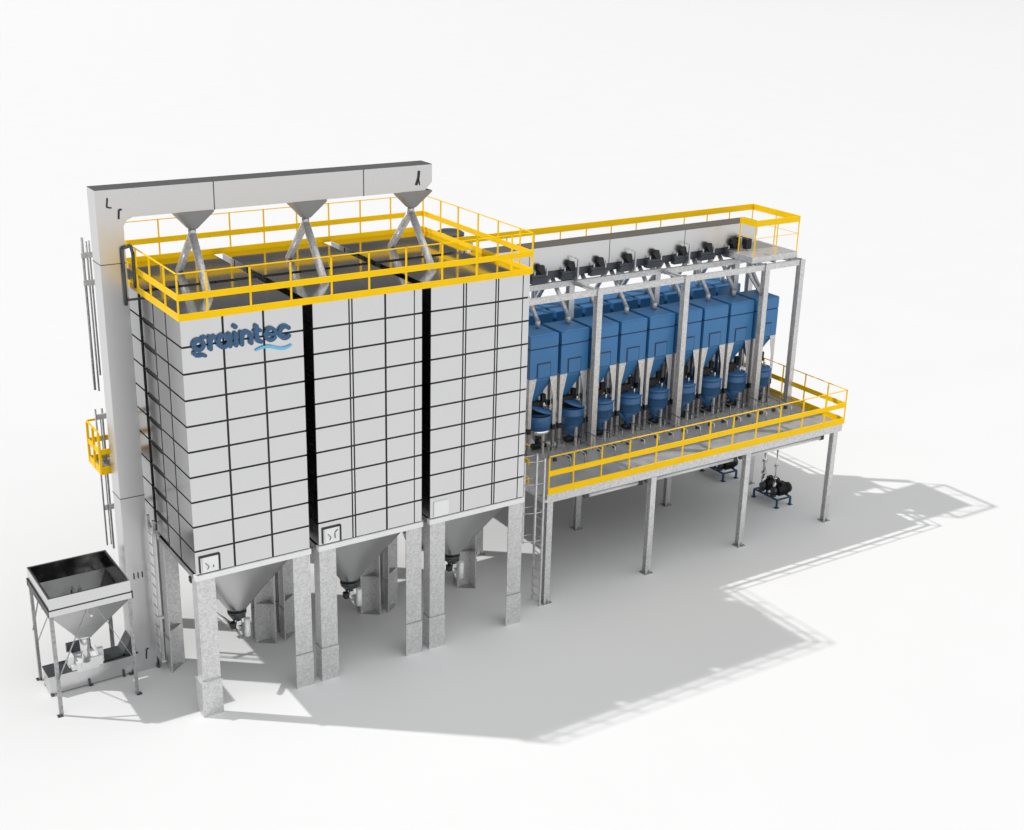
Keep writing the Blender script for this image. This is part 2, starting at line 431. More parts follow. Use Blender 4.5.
slp = MB(); slp.prism([(TX0 - .003, TY0 + .05, .56), (TX0 - .003, TY0 + .05, 1.05), (TX0 - .28, TY0 + .05, .577)], (0, TY1 - TY0 - .1, 0)); slp.build('inlet_slope', 'dark', bto)
ib = MB(); ib.box(-2.34, TY0 - .04, .5, -1.76, TY1 + .04, .78); ib.box(-2.46, TY0 - .025, .58, -2.345, TY1 + .025, .70)
ib.box(-2.22, TY0 - .1, .60, -1.68, TY0 - .045, .86); ib.box(-1.75, TY0 + .02, .60, -1.62, TY0 + .3, 1.0); ib.box(-2.5, TY0 + .1, .6, -2.36, TY0 + .4, .92)
ib.build('inlet_box', 'white', bto)
db = MB(); db.box(-2.42, TY1 - .08, .79, -1.80, TY1 + .03, 1.06); db.build('inlet_damper', 'dark', bto)
for hx in (1.545, 4.60, 7.72):
    f = MB()
    ring = lambda z, a, b: [(hx - a, 3.2 - b, z), (hx + a, 3.2 - b, z), (hx + a, 3.2 + b, z), (hx - a, 3.2 + b, z)]
    f.loft([ring(CZ0 - .003, .47, .33), ring(CZ0 - .04, .47, .33), ring(11.74, .10, .10)], 0, False)
    fo = f.build('drop_hopper', 'funnel', cv)
    s = MB(); s.tube((hx, 3.2, 11.72), (hx, 3.2, 11.50), .095, 16); s.build('collar', 'pipe', fo)
    for yy in (1.45, 4.4):
        p = MB(); p.tube((hx, 3.2 + (.04 if yy > 3 else -.04), 11.56), (hx + (.02 if yy > 3 else -.31), yy, 10.403), .10, 18)
        p.build('spout', 'pipe', fo)

MB().box(TX0 + .002, TY0 + .002, CZ1 + .001, 8.198, TY1 - .002, CZ1 + .012).build('top_cover', 'cover', cv)

# ------------------------------------------------------------------ intake hopper at the far left
hx0, hx1, hy0, hy1 = -3.10, -1.08, 1.86, 3.88; hcx, hcy = (hx0 + hx1) / 2, (hy0 + hy1) / 2
ih = thing('intake_hopper', 'open square grain intake hopper on four slim legs beside the tower', 'hopper', (hcx, hcy, 0))
b = MB()
def wallring(mb, z0, z1, e, th, m=0):
    X0, X1, Y0, Y1 = hx0 - e, hx1 + e, hy0 - e, hy1 + e
    mb.box(X0, Y0, z0, X1, Y0 + th, z1, m); mb.box(X0, Y1 - th, z0, X1, Y1, z1, m)
    mb.box(X0, Y0 + th, z0, X0 + th, Y1 - th, z1, m); mb.box(X1 - th, Y0 + th, z0, X1, Y1 - th, z1, m)
wallring(b, 2.98, 3.29, 0, .03); wallring(b, 2.80, 2.955, .012, .06)
wallring(b, 2.955, 2.98, .016, .07, 1)
b.box(hx0 - .03, hy0 - .03, 2.79, hx0 - .017, hy1 + .03, 2.98, 1); b.box(hx1 + .017, hy0 - .03, 2.79, hx1 + .04, hy0 + .02, 3.0, 1)
b.build('bin_rim', ['panel', 'black'], ih)
f = MB(); n = 4
def sq(e, z): return [(hcx - e, hcy - e, z), (hcx + e, hcy - e, z), (hcx + e, hcy + e, z), (hcx - e, hcy + e, z)]
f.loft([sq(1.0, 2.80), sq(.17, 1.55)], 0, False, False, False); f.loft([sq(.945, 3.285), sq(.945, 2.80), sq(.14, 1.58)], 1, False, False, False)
for a_, b_ in ((0, 1), (1, 2), (2, 3), (3, 0)): f.add([sq(.945, 3.285)[a_], sq(.945, 3.285)[b_], sq(.982, 3.285)[b_], sq(.982, 3.285)[a_]], [(0, 1, 2, 3)], 1)
fo = f.build('funnel', ['hopper', 'lining'], ih)
g = MB(); g.tube((hcx, hcy, 1.56), (hcx, hcy, .78), .12, 18); g.tube((hcx, hcy, 1.58), (hcx, hcy, 1.53), .23, 18); g.build('outlet_pipe', 'steel', ih)
dfl = MB(); dfl.prism([(hcx - .3, hcy - .05, 2.2), (hcx + .34, hcy - .05, 2.2), (hcx + .02, hcy + .02, 2.95)], (0, .04, 0)); dfl.bar((hcx - .97, hcy, 2.55), (hcx + .97, hcy, 2.55), .05, .05)
dfl.bar((hcx, hcy - .97, 2.55), (hcx, hcy + .97, 2.55), .05, .05)
dfl.build('inner_deflector', 'steel', ih)
for X in (hx0, hx1):
    for Y in (hy0, hy1):
        sx = 1 if X == hx0 else -1; sy = 1 if Y == hy0 else -1
        l = MB(); l.box(min(X, X + sx * .09), min(Y, Y + sy * .012), .02, max(X, X + sx * .09), max(Y, Y + sy * .012), 2.80)
        l.box(min(X, X + sx * .012), min(Y + sy * .012, Y + sy * .09), .02, max(X, X + sx * .012), max(Y + sy * .012, Y + sy * .09), 2.80)
        lo = l.build('leg', 'galv2', ih)
        MB().box(X - .065, Y - .065, 0, X + .065, Y + .065, .02).build('foot_plate', 'dark', lo)
for Y, s in ((hy0 - .02, 1), (hy1 + .02, -1)):
    for X, e in ((hx0 + .04, 1), (hx1 - .04, -1)):
        MB().bar((hcx - e * .12, Y, 2.79), (X, Y, 1.02), .012, .05, up=(0, 1, 0)).build('brace', 'galv2', ih)
for X in (hx0 - .02, hx1 + .02):
    MB().bar((X, hcy, 2.79), (X, hy1 - .04, 1.5), .012, .035, up=(1, 0, 0)).build('brace', 'galv2', ih)

# ------------------------------------------------------------------ ladder beside the tower
ld = thing('fixed_ladder', 'slim pale steel ladder standing low between the tower and the lettered silo', 'ladder', (-.2, 2.65, 0))
for y_, w_ in ((2.86, .02), (2.45, .04)):
    MB().box(-.235, y_ - .035, .45, -.165, y_ + .035, 4.5).build('stile', 'panel', ld)
hl = thing('hand_loop', 'dark bent hand loop at the roof edge beside the tower', 'handrail', (-.2, 2.85, 10.1))
MB().rod([(-.33, 2.85, 10.1), (-.33, 2.85, 11.5), (-.12, 2.85, 11.55), (-.08, 2.85, 11.35), (-.08, 2.85, 10.5)], .04, 10).build('loop', 'dark', hl)
MB().box(-.33, 2.83, 10.2, -.002, 2.87, 10.25).build('bracket', 'dark', hl)
for k in range(13):
    MB().tube((-.2, 2.47, .7 + k * .3), (-.2, 2.85, .7 + k * .3), .011, 8).build('rung', 'panel', ld)
for z in (4.2,): MB().box(-.168, 2.84, z, -.002, 2.87, z + .05).build('wall_bracket', 'galv', ld)
MB().box(-.26, 2.38, .4, -.14, 2.92, .448).build('foot_bar', 'galv', ld)
MB().box(-.26, 2.37, 1.7, -.12, 2.50, 1.76).build('clamp', 'galv', ld)

# ------------------------------------------------------------------ yellow rest platform and tubes behind the tower
rp = thing('rest_platform', 'small yellow railed landing hanging behind the left edge of the tower', 'platform', (-.75, 4.25, 5.5))
px0, px1, py0, py1, pz = -1.04, -.30, 3.75, 4.73, 5.50
MB().box(px0 + .02, py0 + .02, pz, px1, py1 - .02, pz + .04).build('deck', 'deck', rp)
for nm, z, h in (('toe_board', pz + .06, .20), ('mid_rail', pz + .58, .14), ('top_rail', pz + 1.13, .05)):
    mb = MB(); mb.bar((px0, py1, z), (px0, py0, z), .03, h); mb.bar((px0 + .02, py1 - .0, z), (px1, py1, z), .03, h)
    if nm != 'top_rail': mb.bar((px0 + .017, py0, z), (px1, py0, z), .03, h)
    mb.build(nm, 'yellow', rp)
for p in ((px0, py0), (px0, py1), (px0, (py0 + py1) / 2), (px1, py1)):
    MB().box(p[0] - .03, p[1] - .03, pz, p[0] + .03, p[1] + .03, pz + 1.1).build('post', 'yellow', rp)
lg = thing('service_ladder', 'thin grey ladder tubes with clamps rising past the small yellow landing', 'ladder', (-.8, 4.2, 3))
for (x, y_, z0, z1, r) in ((-.90, 4.32, 3.2, 7.05, .022), (-.79, 4.32, 3.2, 6.85, .016), (-.70, 4.45, 3.0, 7.0, .026), (-.58, 4.4, 2.75, 5.5, .022),
                           (-.84, 4.4, 7.55, 11.5, .032), (-.74, 4.4, 7.5, 11.4, .022), (-.66, 4.45, 7.9, 11.4, .022)):
    MB().tube((x, y_, z0), (x, y_, z1), r, 10).build('tube', 'galv2', lg)
for z in (11.0, 10.3, 6.75, 4.2):
    MB().box(-.90, 4.33, z, -.30, 4.39, z + .13).build('clamp', 'galv', lg)
MB().box(-.62, 3.56, 10.3, -.56, 4.33, 10.36).box(-.62, 3.502, 6.75, -.56, 4.33, 6.81).build('stay', 'galv', lg)

# ------------------------------------------------------------------ raised work platform with posts
PX0, PX1, PY0, PY1, PZ = 10.73, 22.83, .53, 9.6, 3.57
pf = thing('work_platform', 'raised galvanised work platform on steel posts under the blue bins', 'platform', ((PX0 + PX1) / 2, (PY0 + PY1) / 2, 0))
MB().box(PX0 + .02, PY0 + .03, PZ - .06, PX1 - .02, PY1 - .02, PZ).build('deck', 'deck', pf)
MB().box(PX0 + .04, PY0 + .11, PZ - .075, PX1 - .04, PY1 - .04, PZ - .063).build('soffit', 'cover', pf)  # added unseen dark plate, cuts bounced light to deepen shade below
def ibeam(mb, p, q, h, w=.16):
    p, q = Vector(p), Vector(q)
    mb.bar(p + Vector((0, 0, h / 2 - .008)), q + Vector((0, 0, h / 2 - .008)), w, .016)
    mb.bar(p - Vector((0, 0, h / 2 - .008)), q - Vector((0, 0, h / 2 - .008)), w, .016)
    mb.bar(p, q, .012, h - .034)
fb = MB(); fb.box(PX0, PY0, 3.29, PX1, PY0 + .02, PZ - .002); fb.box(PX0, PY0 + .022, 3.29, PX1, PY0 + .1, 3.305)
fb.build('front_beam', 'galv', pf)
for nm, a, b_ in (('side_beam', PX0, PX0 + .02), ('side_beam', PX1 - .02, PX1)):
    MB().box(a, PY0 + .022, 3.29, b_, PY1, PZ - .004).build(nm, 'galv', pf)
MB().box(PX0, PY1, 3.29, PX1, PY1 + .02, PZ - .002).build('back_beam', 'galv', pf)
PXS = [10.85, 14.72, 18.62, 22.56]
for x in PXS:
    m_ = MB(); ibeam(m_, (x, PY0 + .16, 3.39), (x, PY1 - .03, 3.39), .2); m_.build('cross_beam', 'galv2', pf)
for y_ in (2.4, 4.38, 7.0):
    m_ = MB(); ibeam(m_, (PX0 + .03, y_, 3.455), (PX1 - .03, y_, 3.455), .07, .12); m_.build('floor_joist', 'galv2', pf)
for i, x in enumerate(PXS):
    for y_ in (PY0 + .09, 4.38, PY1 - .1):
        c = MB(); zt = 3.285
        c.box(x - .10, y_ - .09, .02, x + .10, y_ - .075, zt); c.box(x - .10, y_ + .075, .02, x + .10, y_ + .09, zt); c.box(x - .006, y_ - .074, .02, x + .006, y_ + .074, zt)
        po = c.build('post', 'galv', pf)
        MB().box(x - .16, y_ - .15, 0, x + .16, y_ + .15, .022).prism([(x + .007, y_ - .14, .022), (x + .12, y_ - .095, .022), (x + .007, y_ - .095, .14)], (0, .012, 0)).build('base_plate', 'galv2', po)
for i in range(3):
    a, b_ = PXS[i] + (1.7 if i == 0 else .18), PXS[i + 1] - .32
    m_ = MB(); m_.tube((a, .95, 3.02), (b_, .95, 3.02), .075, 14); r_ = m_.build('service_pipe', 'white', pf)
    MB().box(b_, .92, 2.92, b_ + .2, 1.08, 3.286).box(a - .14, .94, 2.93, a, 1.06, 3.286).build('pipe_clamp', 'dark', r_)
fp = [11.616, 12.635, 13.678, 14.718, 15.76, 16.844, 17.814, 18.816, 19.843, 20.863, 21.894]
posts = [(x, PY0 - .02) for x in fp] + [(PX1 + .02, y_) for y_ in (1.35, 2.42, 3.5, 4.5, 5.5, 6.5, 7.5, 8.5)] + [(PX1 + .02, PY0 - .02), (PX0 + .02, PY0 - .02), (PX1 + .02, PY1 + .02)]
posts += [(x, PY1 + .02) for x in [12 + k * 1.02 for k in range(11)]] + [(PX0, 2.2), (PX0, 4.3), (PX0, 6.4), (PX0, PY1 + .02)]
railing('platform_railing', 'yellow guard railing with kick board round the raised work platform', [(PX0 + .02, PY0 - .02), (PX1 + .02, PY0 - .02), (PX1 + .02, PY1 + .02), (PX0, PY1 + .02), (PX0, 1.5)],
        PZ + .002, 1.19, (-.01, .2), (.65, .16), .022, posts, pw=.036)
sg = thing('safety_gate', 'bright yellow gate panel on the deck behind the bins', 'gate', (22.2, 6.62, PZ))
MB().box(22.10, 6.6, PZ + .05, 22.30, 6.63, PZ + .72).box(22.02, 6.6, PZ + .722, 22.40, 6.63, PZ + 1.12).build('panel', 'yellow', sg)
for x in (22.0, 22.40): MB().box(x - .02, 6.635, PZ, x + .02, 6.675, PZ + 1.15).build('post', 'yellow', sg)

# ------------------------------------------------------------------ ladder up to the work platform
pl = thing('caged_ladder', 'grey ladder with open safety bars between silo and work platform post', 'ladder', (10.5, .7, 0))
for y_ in (.50, .90):
    MB().box(10.555, y_ - .025, 0, 10.605, y_ + .025, 4.75).build('stile', 'galv', pl)
for k in range(12):
    MB().tube((10.58, .52, .28 + k * .28), (10.58, .88, .28 + k * .28), .013, 8).build('rung', 'galv', pl)
for (x, y_, zt) in ((9.98, .62, 4.7), (10.30, .48, 4.9), (10.12, .95, 4.7)):
    MB().box(x - .025, y_ - .012, 2.15, x + .025, y_ + .012, zt).build('cage_bar', 'galv', pl)
cg_ = MB()
for z in (2.2, 3.1, 4.0, 4.7):
    cg_.rod([(10.56, .47, z), (10.30, .47, z), (9.97, .6, z), (9.97, .80, z), (10.12, .965, z), (10.56, .93, z)], .012, 6)
cg_.build('cage_hoop', 'galv', pl)
MB().box(10.606, .48, 3.36, 10.728, .92, 3.42).build('bracket', 'galv', pl)

# ------------------------------------------------------------------ steel frame over the bins
FZ0, FZ1 = 8.50, 8.68
fr = thing('bin_support_frame', 'tall galvanised portal frame standing on the platform around the blue bins', 'steel frame', (17.6, 4.8, PZ))
CXS = [10.9, 14.18, 17.65, 21.12]
def column(x, y_, z0, z1, parent, m='galv'):
    c = MB(); w = .10
    c.box(x - w, y_ - w, z0, x + w, y_ - w + .015, z1); c.box(x - w, y_ + w - .015, z0, x + w, y_ + w, z1); c.box(x - .006, y_ - w + .016, z0, x + .006, y_ + w - .016, z1)
    return c.build('column', m, parent)
for x in CXS:
    for y_ in (3.08, 4.55, 6.48): column(x, y_, PZ, FZ0 - .002 if y_ != 3.08 else FZ1 + .02, fr)
    for ya, yb in ((3.19, 4.445), (4.655, 6.375)):
        m_ = MB(); ibeam(m_, (x, ya, 8.60), (x, yb, 8.60), .12, .1); m_.build('cross_beam', 'galv', fr)
for y_ in (3.08, 4.55, 6.48):
    for a, b_ in zip(CXS, CXS[1:]):
        m_ = MB(); d_ = .102 if y_ == 3.08 else (0 if a == CXS[0] else .0)
        x0_, x1_ = a + .102, b_ - .102
        if y_ != 3.08: x0_, x1_ = a + .003, b_ - .003
        y_ = y_ if y_ == 3.08 else y_ - .12
        m_.box(x0_, y_ - .06, FZ0, x1_, y_ - .045, FZ1); m_.box(x0_, y_ - .044, FZ1 - .015, x1_, y_ + .05, FZ1); m_.box(x0_, y_ - .044, FZ0, x1_, y_ + .05, FZ0 + .015)
        m_.build('longitudinal_beam', 'galv', fr)
column(22.725, 3.08, PZ, FZ1 + .02, fr); column(22.725, 5.5, PZ, FZ0 - .002, fr)
m_ = MB(); m_.box(21.23, 3.02, FZ0, 22.62, 3.035, FZ1); m_.box(21.23, 3.036, FZ1 - .015, 22.62, 3.14, FZ1); m_.build('longitudinal_beam', 'galv', fr)
m_ = MB(); m_.box(22.66, 3.19, FZ0, 22.675, 5.4, FZ1); m_.box(22.676, 3.19, FZ1 - .015, 22.8, 5.4, FZ1); m_.build('cross_beam', 'galv', fr)
m_ = MB(); m_.box(21.24, 4.5, FZ0, 22.655, 4.52, FZ1); m_.build('longitudinal_beam', 'galv', fr)
m_ = MB(); m_.bar((20.35, 3.12, 8.48), (21.06, 3.12, 7.62), .06, .08); m_.build('knee_brace', 'galv2', fr)

# ------------------------------------------------------------------ upper walkway and railing
wk = thing('upper_walkway', 'small grey walkway deck at the far end of the overhead conveyor', 'walkway', (21.6, 4.2, FZ1))
d_ = MB(); d_.box(20.55, 3.17, FZ1 + .06, 22.60, 5.42, 8.94)
d_.build('deck', 'galv', wk)
MB().box(9.9, 5.24, FZ1 + .10, 20.548, 5.50, 8.94).build('side_walk', 'deck', wk)
s_ = MB()
for x in (20.7, 21.5, 22.3): s_.box(x, 3.14, FZ1 + .002, x + .1, 5.4, FZ1 + .058)
for x in (11.2, 14.18, 17.65): s_.box(x, 4.83, FZ1 + .002, x + .1, 5.5, FZ1 + .098)
s_.build('joist', 'galv2', wk)
bp = [14.361, 15.38, 16.382, 17.412, 18.445, 19.462, 20.478, 21.495]
posts = [(20.62, 3.95), (20.62, 3.2), (21.6, 3.2), (22.57, 3.2), (22.57, 4.3), (22.57, 5.46)] + [(x, 5.46) for x in bp] + [(10.3 + k * 1.02, 5.46) for k in range(4)]
railing('walkway_railing', 'yellow railing with one broad top rail along the overhead conveyor and its end walkway', [(20.62, 3.95), (20.62, 3.2), (22.57, 3.2), (22.57, 5.46), (10.0, 5.46)],
        8.942, 1.22, None, None, .2, posts, extra=[.62], pw=.03)

# ------------------------------------------------------------------ overhead distribution conveyor
dc = thing('overhead_conveyor', 'long grey overhead conveyor casing with black slide gates above the bins', 'conveyor', (16, 4.85, 8.68))
OY0, OY1, OZ0, OZ1 = 4.5, 5.21, 9.03, 9.79
c = MB(); c.prism([(9.75, OY0, OZ0), (21.6, OY0, OZ0), (21.95, OY0, OZ0 + .28), (21.95, OY0, OZ1), (9.75, OY0, OZ1)], (0, OY1 - OY0, 0))
co = c.build('casing', 'panel2', dc)
MB().box(9.752, OY0 + .002, OZ1 + .001, 21.948, OY1 - .002, OZ1 + .012).build('top_cover', 'cover', dc)
sm = MB()
for x in (12.55, 15.6, 18.7): sm.box(x, OY0 - .005, OZ0 - .002, x + .02, OY1 + .005, OZ1 + .006)
sm.build('seam', 'dark', co)
MB().box(9.8, OY0 + .03, 8.78, 21.2, OY1 - .03, OZ0 - .002).build('outlet_trough', 'gate', dc)
s_ = MB()
for x in CXS: s_.box(x + .15, OY0 + .1, FZ1 + .003, x + .3, OY1 - .1, 8.778)
s_.build('saddle', 'galv2', dc)
dm = MB(); dm.tube((21.15, 4.2, 9.22), (21.15, 4.49, 9.22), .14, 18); dm.box(21.03, 4.02, 9.0, 21.27, 4.19, 9.34)
dm.build('drive_motor', 'motor', dc)
BW, BP, BX = 1.03, 1.148, 11.88
for k in range(9):
    gx = 11.79 + 1.128 * k
    g = MB(); g.box(gx - .36, 4.34, 8.72, gx + .24, OY0 + .028, 8.99)
    g.box(gx - .36, 4.30, 8.86, gx + .24, 4.338, 8.90)
    go = g.build('slide_gate', 'gate', dc)
    a = MB(); a.prism([(gx + .0, 4.32, 8.992), (gx + .13, 4.32, 8.992), (gx + .13, 4.32, 9.08), (gx + .08, 4.32, 9.28), (gx - .07, 4.32, 9.30), (gx - .13, 4.32, 9.17), (gx - .10, 4.32, 9.10)], (0, .10, 0))
    a.build('actuator', 'black', go)
    s_ = MB()
    if k % 2 == 0: s_.box(gx + .13, 4.2, 8.72, gx + .18, 4.25, 9.36); s_.box(gx + .13, 4.19, 9.362, gx + .18, 4.44, 9.38); s_.box(gx + .13, 4.251, 8.74, gx + .18, 4.339, 8.78)
    else: s_.box(gx + .16, 4.31, 8.95, gx + .20, 4.35, 9.18)
    s_.build('bracket', 'galv', go)
    MB().box(gx - .26, 4.36, 8.992, gx - .22, 4.40, 9.1).build('sensor', 'galv', go)
    bx = BX + BP * k + BW / 2
    p = MB(); p.tube((bx + .02, 4.72, 8.77), (bx + .22, 4.02, 7.62), .07, 14); p.tube((bx + .22, 4.02, 7.64), (bx + .22, 4.02, 7.425), .075, 14)
    p.build('feed_pipe', 'pipe', dc)
    p = MB(); p.tube((bx + .08, 4.92, 8.76), (bx + .1, 5.75, 7.62), .075, 14); p.tube((bx + .1, 5.75, 7.64), (bx + .1, 5.75, 7.425), .075, 14)
    p.build('feed_pipe', 'pipe', dc)
# round filter drum seen over the back of the silo roof
dr = thing('filter_drum', 'dark round lidded drum behind the right rear corner of the silo roof', 'drum', (10.55, 5.9, 8.7))
MB().lathe(10.62, 6.0, [(.40, 8.95), (.40, 10.1), (.44, 10.12), (.44, 10.2), (.3, 10.28), (.02, 10.3)]).build('drum_body', 'dark', dr)
MB().tube((11.12, 5.75, 8.95), (11.12, 5.75, 10.06), .15, 16).build('filter_cartridge', 'pipe', dr)
MB().box(10.05, 5.52, 8.90, 11.1, 6.4, 8.948).box(10.2, 6.28, FZ1, 10.3, 6.38, 8.90).box(10.95, 6.28, FZ1, 11.05, 6.38, 8.90).box(10.95, 5.55, FZ1, 11.05, 5.65, 8.90).build('stand', 'galv2', dr)

# ------------------------------------------------------------------ weigh bins
ORD = ['first', 'second', 'third', 'fourth', 'fifth', 'sixth', 'seventh', 'eighth', 'ninth']
def make_bin(x0, y0, label, group):
    x1, y1 = x0 + BW, y0 + 1.08; z0, z1 = 6.05, 7.39
    t = thing('weigh_bin', label, 'bin', ((x0 + x1) / 2, (y0 + y1) / 2, PZ), group)
    b = MB(); b.box(x0, y0, z0, x1, y1, 6.98); b.box(x0 + .012, y0 + .012, 6.98, x1 - .012, y1 - .012, 7.02, 1)
    b.box(x0 - .002, y0 - .002, 7.02, x1 + .002, y1 + .002, z1)
    b.build('body', ['blue', 'navy'], t, .008)
    l = MB(); l.box(x0 + .01, y0 + .01, z1 + .001, x1 - .01, y1 - .01, z1 + .025)
    l.build('lid', 'blue', t, .006)
    d = MB(); dx0, dx1, dz0, dz1 = x0 + .25, x0 + .77, z0 + .03, 6.54
    d.box(dx0, y0 - .006, dz0, dx1, y0 - .001, dz1, 1); d.box(dx0 + .045, y0 - .02, dz0, dx1 - .03, y0 - .007, dz1 - .045, 0)
    d.build('door', ['blue', 'navy'], t)
    cx, cy = x0 + .44, y0 + .52
    f = MB()
    rings = []
    for i in range(9):
        u = i / 8
        X = (x0 + x1) / 2 * (1 - u) + cx * u; Y = (y0 + y1) / 2 * (1 - u) + cy * u
        hx = (BW / 2 - .03) * (1 - u) + .12 * u; hy = .51 * (1 - u) + .12 * u
        rings.append(rect_round(X, Y, hx, hy, (hx + hy) / 2, u * u, z0 - .002 - .95 * u, 32))
    f.loft(rings); f.tube((cx, cy, 5.12), (cx, cy, 4.98), .15, 18); f.build('funnel', 'blue', t)
    for sx, X in ((1, x0), (-1, x1)):
        for sy, Y in ((1, y0), (-1, y1)):
            g = MB(); e = .02
            Yq = Y + sy * .012
            g.prism([(X, Yq, z0 - .004), (X + sx * .27, Yq, z0 - .004), (X + sx * .12, Yq, 5.35), (X + sx * .11, Yq, 4.45), (X, Yq, 4.45)], (0, sy * .012, 0))
            Xq = X + sx * .012
            Xs = X
            g.prism([(Xs, Yq + sy * .013, z0 - .004), (Xs, Yq + sy * .25, z0 - .004), (Xs, Yq + sy * .11, 5.35), (Xs, Yq + sy * .10, 4.45), (Xs, Yq + sy * .013, 4.45)], (sx * .012, 0, 0))
            lo = g.build('leg', 'galv', t)
            a = MB(); xa, xb = sorted((X + sx * .01, X + sx * .09)); ya, yb = sorted((Y + sy * .02, Y + sy * .10))
            a.box(xa - .015, ya - .015, 4.27, xb + .015, yb + .015, 4.448); a.build('load_cell', 'black', lo)
            a = MB(); a.box(xa, ya, PZ + .015, xb, yb, 4.268); a.box(xa - .03, ya - .03, PZ, xb + .03, yb + .03, PZ + .014); a.build('foot', 'galv2', lo)
    n_ = MB()
    for (ax, ay, zt) in ((.14, .2, 5.6), (.3, .12, 5.45), (-.2, .15, 5.5), (.24, -.16, 5.4)): n_.tube((cx + ax, cy + ay, 4.86), (cx + ax, cy + ay, zt), .028, 10)
    n_.build('vent_pipe', 'steel', t)
    n_ = MB(); n_.box(cx - .16, cy - .32, 5.0, cx + .22, cy - .18, 5.2); n_.box(cx + .22, cy - .28, 5.08, cx + .36, cy - .16, 5.40); n_.tube((cx + .36, cy + .2, 4.95), (cx + .36, cy + .2, 5.5), .05, 10); n_.tube((cx + .2, cy - .1, 5.1), (cx + .42, cy - .1, 5.1), .07, 12); n_.build('outlet_gate', 'motor', t)
    return t
Y1B, Y2B = 3.30, 5.24
def bin_label(k, row):
    if row == 0:
        if k == 0: return 'blue weigh bin in the front row right beside the grey silo'
        if k == 8: return 'last blue bin of the front row, at its open far end'
        return '%s blue weigh bin of the front row counted from the silo' % ORD[k]
    if k == 0: return 'dark blue rear bin behind the front bin beside the silo'
    if k == 8: return 'last blue bin of the rear row, behind the open far end'
    return '%s blue bin of the shaded rear row counted from the silo' % ORD[k]
pb = make_bin(BX, Y1B, bin_label(0, 0), 'blue weigh bins in the front row')
for k in range(1, 9): place(pb, BP * k, bin_label(k, 0))
for k in range(9):
    c = place(pb, BP * k, bin_label(k, 1), Y2B - Y1B); c['group'] = 'blue weigh bins in the rear row'

# ------------------------------------------------------------------ dosing vessels under the bins
def make_vessel(cx, cy, label, group, kind=0):
    t = thing('dosing_vessel', label, 'vessel', (cx, cy, PZ), group)
    if kind == 2:
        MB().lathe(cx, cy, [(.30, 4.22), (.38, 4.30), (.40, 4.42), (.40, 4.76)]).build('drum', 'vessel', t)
        MB().lathe(cx, cy, [(.09, 3.80), (.25, 4.12), (.395, 4.20), (.395, 4.298), (.31, 4.299)]).build('cone', 'steel', t)
    else:
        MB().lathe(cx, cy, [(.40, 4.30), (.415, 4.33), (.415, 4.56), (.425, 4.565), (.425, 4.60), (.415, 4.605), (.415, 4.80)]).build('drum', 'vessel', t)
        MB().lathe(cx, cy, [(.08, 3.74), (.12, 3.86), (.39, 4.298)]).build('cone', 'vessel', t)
    l = MB()
    l.lathe(0, 0, [(.43, 0), (.43, .035), (.34, .07), (.15, .085), (.01, .09)])
    if kind:
        ax = Matrix.Rotation(R(18), 4, 'Y') @ Matrix.Rotation(R(8), 4, 'X')
        l.v = [ax @ v for v in l.v]
        dz = 4.94
        s2 = MB(); s2.lathe(cx, cy, [(.36, 4.765 if kind == 2 else 4.805), (.36, 4.84)]); s2.build('neck', 'navy', t)
    else: dz = 4.803
    l.v = [v + Vector((cx, cy, dz)) for v in l.v]
    l.build('lid', 'vessel', t)
    o_ = MB(); o_.tube((cx, cy, 3.90), (cx, cy, PZ + .16), .07, 12); o_.tube((cx - .2, cy, PZ + .12), (cx + .3, cy, PZ + .12), .1, 14); o_.build('outlet_pump', 'motor', t)
    for a in (-95, 25, 145):
        x, y_ = cx + .33 * math.cos(R(a)), cy + .33 * math.sin(R(a))
        MB().box(x - .035, y_ - .035, PZ, x + .035, y_ + .035, 4.20).build('leg', 'galv', t)
    for (ax_, ay_) in ((-.2, .1), (.2, .12), (.05, -.2)): MB().tube((cx + ax_, cy + ay_, dz + .05), (cx + ax_, cy + ay_, dz + .25), .026, 10).build('nozzle', 'steel', t)
    return t
vx = lambda k: BX + BP * k + BW / 2 + .20
VY = 3.62
def vl(k):
    return 'round blue dosing vessel under the %s front bin from the silo' % ORD[k] if k < 8 else 'round blue dosing vessel under the last front bin, at the far end'
G = 'round blue dosing vessels under the front bins'
make_vessel(vx(0) - .12, VY, 'blue bowl shaped vessel with silver cone and tilted lid, nearest the silo', G, 2)
make_vessel(vx(1), VY, 'blue vessel with tilted dark lid, second from the silo', G, 1)
pv = make_vessel(vx(2), VY, vl(2), G)
for k in range(3, 9): place(pv, BP * (k - 2), vl(k))
for k in (4, 5, 6, 7, 8):
    c = place(pv, BP * (k - 2), 'blue vessel glimpsed between the legs under the %s rear bin' % ORD[k], 5.75 - VY); c['group'] = 'blue dosing vessels under the rear bins'

